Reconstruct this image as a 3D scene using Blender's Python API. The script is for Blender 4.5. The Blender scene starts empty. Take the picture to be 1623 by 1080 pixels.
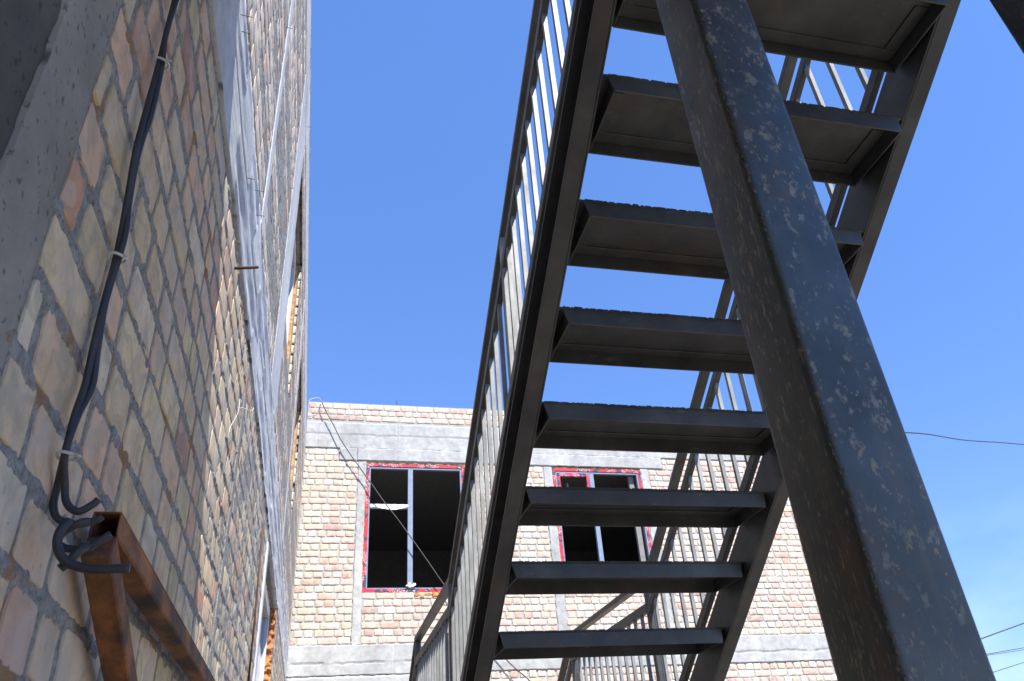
import bpy, bmesh, math, random
import numpy as np
from mathutils import Vector, Matrix

rng = np.random.RandomState(7)
random.seed(7)
C = bpy.context.scene.collection
scene = bpy.context.scene

# ------------------------------------------------------------------ camera
cam_d = bpy.data.cameras.new('camera'); cam = bpy.data.objects.new('camera', cam_d); C.objects.link(cam)
p_, ro_, ya_ = (math.radians(a) for a in (31.861, -4.416, 15.249))
Fv = Vector((math.sin(ya_)*math.cos(p_), math.cos(ya_)*math.cos(p_), math.sin(p_)))
r0 = Vector((math.cos(ya_), -math.sin(ya_), 0)); u0 = r0.cross(Fv)
Rv = r0*math.cos(ro_)+u0*math.sin(ro_); Uv = -r0*math.sin(ro_)+u0*math.cos(ro_)
M = Matrix((Rv, Uv, -Fv)).transposed().to_4x4()
cam.matrix_world = M
cam_d.sensor_width = 36; cam_d.lens = 27.121; cam_d.clip_start = 0.02; cam_d.clip_end = 3000
cam_d.dof.use_dof = True; cam_d.dof.focus_distance = 4.2; cam_d.dof.aperture_fstop = 20.0
scene.camera = cam

# ------------------------------------------------------------------ light
SUN_EL, SUN_AZ = 56.6, 17.0          # azimuth measured from -Y towards +X
sx = math.cos(math.radians(SUN_EL))*math.sin(math.radians(SUN_AZ))
sy = -math.cos(math.radians(SUN_EL))*math.cos(math.radians(SUN_AZ))
sz = math.sin(math.radians(SUN_EL))
SV = Vector((sx, sy, sz))
sd = bpy.data.lights.new('sun', 'SUN'); so = bpy.data.objects.new('sun', sd); C.objects.link(so)
sd.energy = 4.5; sd.angle = math.radians(0.53); sd.color = (1.0, 0.965, 0.915)
so.rotation_euler = SV.to_track_quat('Z', 'Y').to_euler(); so.location = SV*60
w = bpy.data.worlds.new('World'); scene.world = w; w.use_nodes = True
nt = w.node_tree; nt.nodes.clear()
wo = nt.nodes.new('ShaderNodeOutputWorld'); bg = nt.nodes.new('ShaderNodeBackground')
sky = nt.nodes.new('ShaderNodeTexSky'); sky.sky_type = 'NISHITA'; sky.sun_disc = False
sky.sun_elevation = math.radians(SUN_EL); sky.sun_rotation = math.atan2(sx, sy)
sky.altitude = 0; sky.air_density = 1.3; sky.dust_density = 0.0; sky.ozone_density = 6.0
bg.inputs['Strength'].default_value = 0.130
# a faint wisp of cloud low in the sky to the right
tc = nt.nodes.new('ShaderNodeTexCoord')
mp = nt.nodes.new('ShaderNodeMapping'); mp.inputs['Scale'].default_value = (5, 5, 11)
nz = nt.nodes.new('ShaderNodeTexNoise'); nz.inputs['Scale'].default_value = 1.4; nz.inputs['Detail'].default_value = 7
cr = nt.nodes.new('ShaderNodeValToRGB'); cr.color_ramp.elements[0].position = .44; cr.color_ramp.elements[1].position = .75
sep = nt.nodes.new('ShaderNodeSeparateXYZ')
ml = nt.nodes.new('ShaderNodeMapRange'); ml.inputs[1].default_value = .30; ml.inputs[2].default_value = .12
ml.inputs[3].default_value = 0; ml.inputs[4].default_value = .2
mu = nt.nodes.new('ShaderNodeMath'); mu.operation = 'MULTIPLY'
mixc = nt.nodes.new('ShaderNodeMixRGB'); mixc.inputs[2].default_value = (5.2, 6.2, 7.6, 1)
L = nt.links.new
L(tc.outputs['Generated'], mp.inputs[0]); L(mp.outputs[0], nz.inputs['Vector']); L(nz.outputs['Fac'], cr.inputs[0])
L(tc.outputs['Generated'], sep.inputs[0]); L(sep.outputs[2], ml.inputs[0]); L(cr.outputs[0], mu.inputs[0]); L(ml.outputs[0], mu.inputs[1])
hz = nt.nodes.new('ShaderNodeMapRange'); hz.inputs[1].default_value = .0; hz.inputs[2].default_value = .75
grade = nt.nodes.new('ShaderNodeValToRGB'); grade.color_ramp.elements[0].color = (.46, .50, .70, 1); grade.color_ramp.elements[1].color = (.63, .76, 1.0, 1)
gm = nt.nodes.new('ShaderNodeMixRGB'); gm.blend_type = 'MULTIPLY'; gm.inputs[0].default_value = 1
L(sep.outputs[2], hz.inputs[0]); L(hz.outputs[0], grade.inputs[0]); L(sky.outputs[0], gm.inputs[1]); L(grade.outputs[0], gm.inputs[2])
L(mu.outputs[0], mixc.inputs[0]); L(gm.outputs[0], mixc.inputs[1]); L(mixc.outputs[0], bg.inputs[0]); L(bg.outputs[0], wo.inputs[0])
scene.view_settings.view_transform = 'Standard'; scene.view_settings.look = 'None'
scene.view_settings.exposure = 1.15; scene.view_settings.gamma = 1
scene.render.engine = 'CYCLES'

# ------------------------------------------------------------------ helpers
def tag(o, label=None, cat=None, group=None, kind=None):
    if label: o['label'] = label
    if cat: o['category'] = cat
    if group: o['group'] = group
    if kind: o['kind'] = kind
    return o

def empty(name, loc=(0, 0, 0)):
    o = bpy.data.objects.new(name, None); C.objects.link(o); o.location = loc
    o.empty_display_size = .1
    return o

def link(name, me, m, parent=None):
    o = bpy.data.objects.new(name, me); C.objects.link(o)
    if m is not None and not me.materials: me.materials.append(m)
    if parent is not None:
        o.parent = parent
        tot = Vector((0, 0, 0)); q = parent
        while q is not None: tot += q.location; q = q.parent
        o.location = -tot if tot.length > 0 else (0, 0, 0)
    return o

def np_mesh(name, V, F, col=None, smooth=False):
    V = np.asarray(V, dtype=np.float32).reshape(-1, 3)
    me = bpy.data.meshes.new(name)
    F = np.asarray(F, dtype=np.int32)
    n = F.shape[0]; k = F.shape[1]
    me.vertices.add(len(V)); me.vertices.foreach_set('co', V.ravel())
    me.loops.add(n*k); me.loops.foreach_set('vertex_index', F.ravel())
    me.polygons.add(n)
    me.polygons.foreach_set('loop_start', np.arange(0, n*k, k, dtype=np.int32))
    me.update(calc_edges=True)
    if smooth: me.polygons.foreach_set('use_smooth', np.ones(n, dtype=bool))
    if col is not None:
        a = me.attributes.new('bc', 'FLOAT_COLOR', 'POINT'); a.data.foreach_set('color', np.asarray(col, dtype=np.float32).ravel())
    me.validate()
    return me

class MB:
    """collects boxes, prisms and tubes and links them as one mesh object"""
    def __init__(s): s.v = []; s.f = []
    def hexa(s, pts):
        b = len(s.v); s.v += [tuple(p) for p in pts]
        for q in ((0, 3, 2, 1), (4, 5, 6, 7), (0, 1, 5, 4), (1, 2, 6, 5), (2, 3, 7, 6), (3, 0, 4, 7)):
            s.f.append(tuple(b+i for i in q))
    def box(s, x0, x1, y0, y1, z0, z1):
        s.hexa([(x0, y0, z0), (x1, y0, z0), (x1, y1, z0), (x0, y1, z0), (x0, y0, z1), (x1, y0, z1), (x1, y1, z1), (x0, y1, z1)])
    def slope(s, x0, x1, o0, o1, y0, y1, base):
        z = lambda y, o: base(y)+o
        s.hexa([(x0, y0, z(y0, o0)), (x1, y0, z(y0, o0)), (x1, y1, z(y1, o0)), (x0, y1, z(y1, o0)),
                (x0, y0, z(y0, o1)), (x1, y0, z(y0, o1)), (x1, y1, z(y1, o1)), (x0, y1, z(y1, o1))])
    def tube(s, pts, r, n=8, caps=True):
        pts = [Vector(p) for p in pts]; b = len(s.v); prev = None
        for i, p in enumerate(pts):
            t = (pts[min(i+1, len(pts)-1)]-pts[max(i-1, 0)]).normalized()
            if prev is None:
                a = t.orthogonal().normalized()
            else:
                a = (prev-t*prev.dot(t)).normalized()
            prev = a; c = t.cross(a)
            for k in range(n):
                an = 2*math.pi*k/n; s.v.append(tuple(p+(a*math.cos(an)+c*math.sin(an))*r))
        for i in range(len(pts)-1):
            for k in range(n):
                s.f.append((b+i*n+k, b+i*n+(k+1) % n, b+(i+1)*n+(k+1) % n, b+(i+1)*n+k))
        if caps:
            s.f.append(tuple(b+k for k in range(n))[::-1]); e = b+(len(pts)-1)*n
            s.f.append(tuple(e+k for k in range(n)))
    def build(s, name, m, parent=None, bevel=0, seg=1, smooth=False):
        me = bpy.data.meshes.new(name); me.from_pydata(s.v, [], s.f)
        if bevel:
            bm = bmesh.new(); bm.from_mesh(me)
            bmesh.ops.bevel(bm, geom=list(bm.edges), offset=bevel, segments=seg, affect='EDGES', profile=.6)
            bm.to_mesh(me); bm.free()
        if smooth:
            me.polygons.foreach_set('use_smooth', [True]*len(me.polygons))
        me.update()
        return link(name, me, m, parent)

def smooth_path(pts, sub=6):
    P = [Vector(p) for p in pts]; out = []
    for i in range(len(P)-1):
        a = P[max(i-1, 0)]; b = P[i]; c = P[i+1]; d = P[min(i+2, len(P)-1)]
        for k in range(sub):
            t = k/sub
            out.append(.5*((2*b)+(c-a)*t+(2*a-5*b+4*c-d)*t*t+(3*b-a-3*c+d)*t**3))
    out.append(P[-1]); return out

_LAT = np.random.RandomState(3).rand(512, 512)
def vnoise(x, y):
    xi = np.floor(x).astype(int); yi = np.floor(y).astype(int); fx = x-xi; fy = y-yi
    fx = fx*fx*(3-2*fx); fy = fy*fy*(3-2*fy)
    g = lambda a, b: _LAT[a % 512, b % 512]
    return (g(xi, yi)*(1-fx)+g(xi+1, yi)*fx)*(1-fy)+(g(xi, yi+1)*(1-fx)+g(xi+1, yi+1)*fx)*fy
def fbm(x, y, s, o=4, gain=.55):
    t = 0; a = 1; n = 0
    for i in range(o):
        t = t+a*vnoise(x*s+17.3*i, y*s+9.1*i); n += a; a *= gain; s *= 2.03
    return t/n

# ------------------------------------------------------------------ materials
def newmat(name):
    m = bpy.data.materials.new(name); m.use_nodes = True; t = m.node_tree
    b = t.nodes['Principled BSDF']
    return m, t, b
def N(t, k, **kw):
    n = t.nodes.new(k)
    for a, v in kw.items():
        if a in n.inputs.keys() if hasattr(n.inputs, 'keys') else False: n.inputs[a].default_value = v
        else: setattr(n, a, v)
    return n
def noise(t, scale, detail=5, rough=.55, vec=None, stretch=None):
    n = t.nodes.new('ShaderNodeTexNoise'); n.inputs['Scale'].default_value = scale
    n.inputs['Detail'].default_value = detail; n.inputs['Roughness'].default_value = rough
    tc = t.nodes.new('ShaderNodeTexCoord'); src = tc.outputs['Object']
    if stretch is not None:
        mp = t.nodes.new('ShaderNodeMapping'); mp.inputs['Rotation'].default_value = stretch[1]; mp.inputs['Scale'].default_value = stretch[0]
        t.links.new(src, mp.inputs[0]); src = mp.outputs[0]
    t.links.new(src, n.inputs['Vector']); return n
def ramp(t, src, stops):
    r = t.nodes.new('ShaderNodeValToRGB'); e = r.color_ramp.elements
    while len(e) > 1: e.remove(e[-1])
    e[0].position = stops[0][0]; e[0].color = (*stops[0][1], 1)
    for p, c in stops[1:]:
        q = e.new(p); q.color = (*c, 1)
    t.links.new(src, r.inputs[0]); return r
def mix(t, fac, a, b, mode='MIX'):
    n = t.nodes.new('ShaderNodeMixRGB'); n.blend_type = mode
    for i, v in enumerate((fac, a, b)):
        if isinstance(v, (int, float)): n.inputs[i].default_value = v
        elif isinstance(v, tuple): n.inputs[i].default_value = (*v, 1)
        else: t.links.new(v, n.inputs[i])
    return n
def bump(t, b, src, strength, dist):
    n = t.nodes.new('ShaderNodeBump'); n.inputs['Strength'].default_value = strength; n.inputs['Distance'].default_value = dist
    t.links.new(src, n.inputs['Height']); t.links.new(n.outputs[0], b.inputs['Normal']); return n
G = lambda v: (v, v, v)

def m_brick(name, bscale=1.0, spot=(.20, .17, .13), smear=.45, bs=.35):
    m, t, b = newmat(name)
    at = t.nodes.new('ShaderNodeAttribute'); at.attribute_name = 'bc'
    n1 = noise(t, 17, 9, .68); r1 = ramp(t, n1.outputs[0], [(.30, G(.66)), (.5, G(1.0)), (.68, G(1.2))])
    c = mix(t, 1, at.outputs['Color'], r1.outputs[0], 'MULTIPLY')
    n2 = noise(t, 26, 3, .6, stretch=((1, 1, .35), (.5, .3, 0))); r2 = ramp(t, n2.outputs[0], [(.60, G(0)), (.72, G(.35))])
    c2 = mix(t, r2.outputs[0], c.outputs[0], (.66, .60, .50))
    n3 = noise(t, 60, 4); r3 = ramp(t, n3.outputs[0], [(.66, G(0)), (.74, G(.6))])
    n7 = noise(t, 11, 2, .4, stretch=((1, 1, 1.3), (.2, .9, .4))); r7 = ramp(t, n7.outputs[0], [(.52, G(0)), (.545, G(.42)), (.60, G(.42)), (.63, G(0))])
    c2 = mix(t, r7.outputs[0], c2.outputs[0], (.33, .30, .22))
    n8 = noise(t, 13, 2, .4, stretch=((1, 1, 1.3), (.9, .1, .7))); r8 = ramp(t, n8.outputs[0], [(.55, G(0)), (.58, G(.4))])
    c2 = mix(t, r8.outputs[0], c2.outputs[0], (.60, .47, .36))
    c3 = mix(t, r3.outputs[0], c2.outputs[0], spot)
    n9 = noise(t, 2.3, 6, .65); r9 = ramp(t, n9.outputs[0], [(.52, G(0)), (.66, G(smear))])
    c3 = mix(t, r9.outputs[0], c3.outputs[0], (.46, .44, .40))
    t.links.new(c3.outputs[0], b.inputs['Base Color']); b.inputs['Roughness'].default_value = .88
    n4 = noise(t, 140*bscale, 5, .65); bump(t, b, n4.outputs[0], bs, .0035)
    return m
def m_mortar(name, c0=.20, c1=.40, orange=.0):
    m, t, b = newmat(name)
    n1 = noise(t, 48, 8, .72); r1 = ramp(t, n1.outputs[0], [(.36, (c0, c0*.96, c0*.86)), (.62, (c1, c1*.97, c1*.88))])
    ns = noise(t, 170, 3, .6); rs = ramp(t, ns.outputs[0], [(.34, G(.45)), (.42, G(.95)), (.60, G(1.05)), (.70, G(1.3))])
    out = mix(t, 1, r1.outputs[0], rs.outputs[0], 'MULTIPLY').outputs[0]
    if orange:
        n2 = noise(t, 5.5, 4, .6); r2 = ramp(t, n2.outputs[0], [(.585, G(0)), (.64, G(orange))])
        out = mix(t, r2.outputs[0], out, (.30, .145, .05)).outputs[0]
    t.links.new(out, b.inputs['Base Color']); b.inputs['Roughness'].default_value = .95
    n3 = noise(t, 160, 6, .7); bump(t, b, n3.outputs[0], .6, .005)
    return m
def m_concrete(name, c, var=.25, tint=(1, 1, 1), pits=.5, streak=True, bs=.5):
    m, t, b = newmat(name)
    n1 = noise(t, 2.2, 7, .62, stretch=((1, 1, .45), (0, 0, 0)) if streak else None)
    lo, hi = c*(1-var), c*(1+var)
    r1 = ramp(t, n1.outputs[0], [(.3, (lo*tint[0], lo*tint[1], lo*tint[2])), (.55, (c*tint[0], c*tint[1], c*tint[2])), (.75, (hi*tint[0], hi*tint[1], hi*tint[2]))])
    n2 = noise(t, 75, 3, .5); r2 = ramp(t, n2.outputs[0], [(.33, G(.35)), (.39, G(1))])
    c2 = mix(t, pits, r1.outputs[0], r2.outputs[0], 'MULTIPLY')
    n5 = noise(t, 12, 4, .6); r5 = ramp(t, n5.outputs[0], [(.35, G(.86)), (.65, G(1.08))])
    c3 = mix(t, 1, c2.outputs[0], r5.outputs[0], 'MULTIPLY')
    t.links.new(c3.outputs[0], b.inputs['Base Color']); b.inputs['Roughness'].default_value = .9
    n3 = noise(t, 70, 7, .7); bump(t, b, n3.outputs[0], bs, .006)
    return m
def m_steel(name, base=(.085, .088, .092), rough=.42, metal=.55, mud=.0, rust=.0, mudc=(.30, .27, .22), splash=None, th=.635):
    m, t, b = newmat(name)
    n1 = noise(t, 7, 6, .6); r1 = ramp(t, n1.outputs[0], [(.3, tuple(x*.62 for x in base)), (.55, base), (.78, tuple(x*1.5 for x in base))])
    out = r1.outputs[0]
    if rust:
        n2 = noise(t, 4, 6, .7); r2 = ramp(t, n2.outputs[0], [(.55, G(0)), (.72, G(rust))])
        out = mix(t, r2.outputs[0], out, (.13, .075, .045)).outputs[0]
    rr = t.nodes.new('ShaderNodeMapRange'); rr.inputs[3].default_value = rough-.10; rr.inputs[4].default_value = rough+.16
    n3 = noise(t, 16, 5, .6); t.links.new(n3.outputs[0], rr.inputs[0])
    rsock = rr.outputs[0]; msock = None
    if mud:
        n4 = noise(t, 1, 5, .62, stretch=splash or ((34, 34, 12), (.0, .5, .0)))
        r4 = ramp(t, n4.outputs[0], [(th, G(0)), (th+.05, G(mud))])
        n6 = noise(t, 5, 3); r6 = ramp(t, n6.outputs[0], [(.38, G(.15)), (.6, G(1))])
        k = mix(t, 1, r4.outputs[0], r6.outputs[0], 'MULTIPLY')
        out = mix(t, k.outputs[0], out, mudc).outputs[0]
        rsock = mix(t, k.outputs[0], rsock, G(.9)).outputs[0]
        if splash and splash[0][1] > 200:      # a second, larger layer of dried splashes and scuffs
            n7 = noise(t, 1, 6, .7, stretch=((48, 120, 30), (.0, .9, .3))); r7 = ramp(t, n7.outputs[0], [(.57, G(0)), (.61, G(.6))])
            n8 = noise(t, 3.3, 3); r8 = ramp(t, n8.outputs[0], [(.40, G(.1)), (.56, G(1))])
            k2 = mix(t, 1, r7.outputs[0], r8.outputs[0], 'MULTIPLY')
            out = mix(t, k2.outputs[0], out, (.36, .28, .18)).outputs[0]
            n10 = noise(t, 1, 5, .6, stretch=((30, 30, 2.2), (0, 0, 0))); r10 = ramp(t, n10.outputs[0], [(.50, G(0)), (.66, G(.35))])
            out = mix(t, r10.outputs[0], out, (.15, .115, .08)).outputs[0]
        msock = mix(t, k.outputs[0], G(metal), G(0)).outputs[0]
    t.links.new(out, b.inputs['Base Color']); t.links.new(rsock, b.inputs['Roughness'])
    if msock is not None: t.links.new(msock, b.inputs['Metallic'])
    else: b.inputs['Metallic'].default_value = metal
    n5 = noise(t, 90, 5, .6); bump(t, b, n5.outputs[0], .16, .002)
    return m
def m_plain(name, c, rough=.6, metal=0, var=.15, bs=60, bst=.1):
    m, t, b = newmat(name)
    n1 = noise(t, 14, 5); r1 = ramp(t, n1.outputs[0], [(.3, tuple(x*(1-var) for x in c)), (.7, tuple(min(1, x*(1+var)) for x in c))])
    t.links.new(r1.outputs[0], b.inputs['Base Color']); b.inputs['Roughness'].default_value = rough; b.inputs['Metallic'].default_value = metal
    n2 = noise(t, bs, 4); bump(t, b, n2.outputs[0], bst, .002)
    return m
def m_tape(name):
    m, t, b = newmat(name)
    # red protective tape with torn white lettering-like marks and dark blue patches
    n1 = noise(t, 7.5, 1, .4); r1 = ramp(t, n1.outputs[0], [(.0, (.40, .035, .05)), (.54, (.46, .04, .06)), (.56, (.05, .055, .09)), (.66, (.06, .06, .09)), (.68, (.45, .06, .08))])
    n2 = noise(t, 62, 2, .5); r2 = ramp(t, n2.outputs[0], [(.55, G(0)), (.57, G(1))])
    n3 = noise(t, 6.3, 0, .5, stretch=((1, 1, 1), (.3, .9, .2))); r3 = ramp(t, n3.outputs[0], [(.54, G(0)), (.56, G(1))])
    k = mix(t, 1, r2.outputs[0], r3.outputs[0], 'MULTIPLY')
    c = mix(t, k.outputs[0], r1.outputs[0], (.66, .52, .53))
    t.links.new(c.outputs[0], b.inputs['Base Color']); b.inputs['Roughness'].default_value = .35
    n4 = noise(t, 30, 3); bump(t, b, n4.outputs[0], .3, .004)
    return m
def m_rust(name):
    m, t, b = newmat(name)
    n1 = noise(t, 9, 7, .65, stretch=((1, .5, 1), (0, 0, 0)))
    r1 = ramp(t, n1.outputs[0], [(.36, (.030, .022, .020)), (.46, (.09, .042, .025)), (.54, (.21, .082, .026)), (.66, (.38, .15, .045))])
    t.links.new(r1.outputs[0], b.inputs['Base Color']); b.inputs['Roughness'].default_value = .72; b.inputs['Metallic'].default_value = .15
    n2 = noise(t, 120, 6, .7); bump(t, b, n2.outputs[0], .35, .002)
    return m

M_BRL = m_brick('brick_left', bs=.2); M_BRB = m_brick('brick_back', .4)
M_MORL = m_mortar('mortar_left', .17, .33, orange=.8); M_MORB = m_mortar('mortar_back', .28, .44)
M_CON = m_concrete('concrete_pale', .41, .22, (1.0, .995, .955), .4, True, .3)
M_CONL = m_concrete('concrete_bluish', .52, .22, (.99, 1.0, .99), .3, True, .18)
M_COLN = m_concrete('concrete_column', .29, .25, (1.10, 1.02, .84), .8, False, 1.0)
M_COLD = m_concrete('concrete_dark', .10, .40, (1.02, 1.0, .82), .8, False, 1.0)  # darker concrete tone for the part of the column nearest the camera
M_CORE = m_concrete('concrete_core', .20, .2)
M_DARK = m_plain('raw_room', (.22, .215, .20), .9)
M_STEEL = m_steel('dark_steel', (.070, .069, .064), .5, .25, rust=.4)
M_TREAD = m_steel('tread_steel', (.082, .082, .079), .46, .3, mud=.3, rust=.3, splash=((16, 40, 40), (0, 0, 0)))
M_POST = m_steel('post_steel', (.076, .082, .076), .42, .42, mud=.7, mudc=(.38, .30, .20), rust=.7, splash=((110, 260, 62), (.0, .8, .25)), th=.60)
M_BAL = m_steel('baluster_steel', (.25, .255, .25), .58, .25, mud=.3, mudc=(.42, .41, .38))
M_RAIL = m_steel('rail_steel', (.09, .088, .083), .45, .45, mud=.2, rust=.3)
M_TAPE = m_tape('red_tape'); M_FOAM = m_plain('orange_foam', (.52, .24, .05), .9, 0, .35, 40, .8)
M_PVC = m_plain('grey_frame', (.20, .25, .33), .4, 0, .12)
M_PVCW = m_plain('white_frame', (.62, .64, .66), .4, 0, .1)
M_FILM = m_plain('white_film', (.78, .79, .80), .3, 0, .08, 20, .4)
M_CABLE = m_plain('black_cable', (.034, .034, .037), .55, 0, .35)
M_TIE = m_plain('white_tie', (.62, .60, .55), .4)
M_WIRE = m_plain('wire', (.05, .048, .05), .6)
M_WIREW = m_plain('pale_wire', (.62, .62, .60), .5)
M_RUST = m_rust('rusty_tube'); M_REBAR = m_plain('rusty_rebar', (.10, .045, .025), .8, .2, .4)
M_GLASS = m_plain('dark_pane', (.02, .03, .05), .08)

# ground
mg, tg, bgd = newmat('bare_earth')
n1 = noise(tg, .6, 8, .6); r1 = ramp(tg, n1.outputs[0], [(.3, (.165, .145, .12)), (.7, (.28, .25, .21))])
tg.links.new(r1.outputs[0], bgd.inputs['Base Color']); bgd.inputs['Roughness'].default_value = .95
n2 = noise(tg, 14, 8, .7); bump(tg, bgd, n2.outputs[0], .8, .05)
GZ = -1.55
gx = np.concatenate([[-1500, -400, -120, -40], np.linspace(-20, 30, 60), [50, 130, 400, 1500]])
U, V = np.meshgrid(gx, gx, indexing='ij'); H = GZ+.05*(fbm(U+40, V+40, .7)-.5)
V3 = np.stack([U, V, H], -1).reshape(-1, 3); n_ = len(gx)
I, J = np.meshgrid(np.arange(n_-1), np.arange(n_-1), indexing='ij'); a_ = I*n_+J
Fq = np.stack([a_, a_+n_, a_+n_+1, a_+1], -1).reshape(-1, 4)
tag(link('ground', np_mesh('ground', V3, Fq, smooth=True), mg), 'bare dusty earth of the building site', kind='structure')

# ------------------------------------------------------------------ wall toolkit
COURSE = .0985; HEAD = .1335
COLS = np.array([(.57, .47, .34), (.57, .49, .34), (.58, .44, .32), (.56, .39, .30), (.53, .31, .22), (.60, .55, .45), (.55, .49, .40), (.40, .26, .21), (.48, .43, .28)])
WTS = np.array([.22, .15, .16, .15, .08, .10, .07, .02, .05])
class Wall:
    """maps wall coordinates (u along, v up, n outwards) into the place"""
    def __init__(s, org, ud, nd): s.o = np.array(org, float); s.u = np.array(ud, float); s.n = np.array(nd, float)
    def P(s, u, v, n):
        u = np.asarray(u)[..., None]; v = np.asarray(v)[..., None]; n = np.asarray(n)[..., None]
        return s.o+u*s.u+n*s.n+v*np.array([0, 0, 1.])
    @property
    def flip(s): return np.dot(np.cross(s.u, [0, 0, 1]), s.n) < 0

def subtract(iv, holes):
    out = [iv]
    for h0, h1 in holes:
        nx = []
        for a, b in out:
            if h1 <= a or h0 >= b: nx.append((a, b)); continue
            if h0 > a: nx.append((a, h0))
            if h1 < b: nx.append((h1, b))
        out = nx
    return out

def bricks(wall, name, m, parent, u0, u1, v0, v1, vref, uref, holes, jit, seed, sat=1.0, pil_=.0035, g=.0065, w_=None, ins=1.0, tint=(1, 1, 1), mixed=False, cj=0.0, ej=.0012, hg=1.0):
    r = np.random.RandomState(seed); V = []; F = []; Cc = []; nb = 0
    k0 = int(math.floor((v0-vref)/COURSE)); k1 = int(math.ceil((v1-vref)/COURSE))
    for k in range(k0, k1):
        a = vref+k*COURSE; b = a+COURSE
        if a < v0-.03 or b > v1+.03: continue
        hs = [(h[0], h[1]) for h in holes if min(b, h[3])-max(a, h[2]) > .045]
        pitch = HEAD if k % 2 == 0 else 2*HEAD
        cn = r.normal(0, 1)*cj
        off = uref+(r.randint(0, 2)*.3+r.uniform(-.15, .15))*HEAD+(0 if k % 2 == 0 else .5*HEAD)
        for s0, s1 in subtract((u0, u1), hs):
            j = math.floor((s0-off)/pitch); x = off+j*pitch
            while x < s1:
                if mixed: pitch = (HEAD*r.uniform(.85, 1.15)) if r.rand() < .62 else HEAD*r.uniform(1.45, 1.9)
                c0 = max(x, s0); c1 = min(x+pitch, s1); x += pitch
                if c1-c0 < .045: continue
                gg = g*r.uniform(.75, 1.35); gh = g*r.uniform(.7, 1.6)*hg
                ju = r.uniform(-1, 1, 4)*.0045; jv = r.uniform(-1, 1, 4)*.0042
                c0j = c0+gh+r.uniform(0, .004)*(2 if c0 == s0 else 1); c1j = c1-gh-r.uniform(0, .004); a0 = a+gg; b0 = b-gg
                ch = r.uniform(.006, .018, 4)*jit[1]
                tn = cn+r.normal(0, 1)*jit[0]; tu = r.normal(0, 1)*jit[0]*.7; tv = r.normal(0, 1)*jit[0]*.7
                cor = [(c0j+ju[0], a0+jv[0]), (c1j+ju[1], a0+jv[1]), (c1j+ju[2], b0+jv[2]), (c0j+ju[3], b0+jv[3])]
                ring = []
                for q in range(4):
                    p = np.array(cor[q]); pn = np.array(cor[(q+1) % 4]); pp = np.array(cor[(q-1) % 4])
                    d1 = (pp-p)/np.linalg.norm(pp-p); d2 = (pn-p)/np.linalg.norm(pn-p); out_ = np.array((d2[1], -d2[0])); ln = np.linalg.norm(pn-p)
                    ring += [p+d1*ch[q]*.6+d2*ch[q]*.05, p+d2*ch[q]*.6+d1*ch[q]*.05, p+d2*ln*.36+out_*r.normal(0, ej), p+d2*ln*.66+out_*r.normal(0, ej)]
                ring = np.array(ring); cen = ring.mean(0)
                du = (ring[:, 0]-cen[0])/max(.06, (c1-c0)/2); dv = (ring[:, 1]-cen[1])/.044
                nn = tn+tu*du+tv*dv
                inn = cen+(ring-cen)*np.array([1-.010/max(.05, (c1-c0))*ins, 1-.09*ins])
                back = wall.P(ring[:, 0], ring[:, 1], np.full(16, -.03)); mid = wall.P(ring[:, 0], ring[:, 1], nn-pil_)
                fr = wall.P(inn[:, 0], inn[:, 1], nn); cc = wall.P(cen[0], cen[1], tn)
                base = len(V)*49
                V.append(np.concatenate([back, mid, fr, cc[None]]))
                f = []
                for q in range(16):
                    q2 = (q+1) % 16
                    f += [(base+q, base+q2, base+16+q2, base+16+q), (base+16+q, base+16+q2, base+32+q2, base+32+q)]
                for q in range(0, 16, 2):
                    f.append((base+32+q, base+32+(q+1) % 16, base+32+(q+2) % 16, base+48))
                F.append(f)
                col = COLS[r.choice(len(COLS), p=WTS if w_ is None else w_)]*r.uniform(.88, 1.1)
                col = (col.mean()+(col-col.mean())*sat)*np.array(tint)
                Cc.append(np.tile(np.append(col, 1), (49, 1)))
    V = np.concatenate(V); F = np.array(F).reshape(-1, 4); Cc = np.concatenate(Cc)
    if wall.flip: F = F[:, ::-1]
    return link(name, np_mesh(name, V, F, Cc), m, parent)

def sheets(wall, name, m, parent, patches, nf, holes, smooth=True):
    """patches (u0,u1,v0,v1,step); nf(U,V)->n"""
    Vs = []; Fs = []; b = 0
    for (u0, u1, v0, v1, st) in patches:
        st = st if isinstance(st, tuple) else (st, st)
        nu = max(2, int(round((u1-u0)/st[0]))+1); nv = max(2, int(round((v1-v0)/st[1]))+1)
        uu = np.linspace(u0, u1, nu); vv = np.linspace(v0, v1, nv)
        U, V = np.meshgrid(uu, vv, indexing='ij'); Nn = nf(U, V)
        P = wall.P(U, V, Nn).reshape(-1, 3)
        I, J = np.meshgrid(np.arange(nu-1), np.arange(nv-1), indexing='ij')
        uc = (uu[:-1]+uu[1:])[:, None]/2+0*J; vc = (vv[:-1]+vv[1:])[None, :]/2+0*I
        keep = np.ones(uc.shape, bool)
        for h in holes: keep &= ~((uc > h[0]) & (uc < h[1]) & (vc > h[2]) & (vc < h[3]))
        a = (I*nv+J)[keep]+b
        f = np.stack([a, a+nv, a+nv+1, a+1], -1)
        Vs.append(P); Fs.append(f); b += len(P)
    F = np.concatenate(Fs)
    if wall.flip: F = F[:, ::-1]
    return link(name, np_mesh(name, np.concatenate(Vs), F, smooth=smooth), m, parent)

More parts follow.
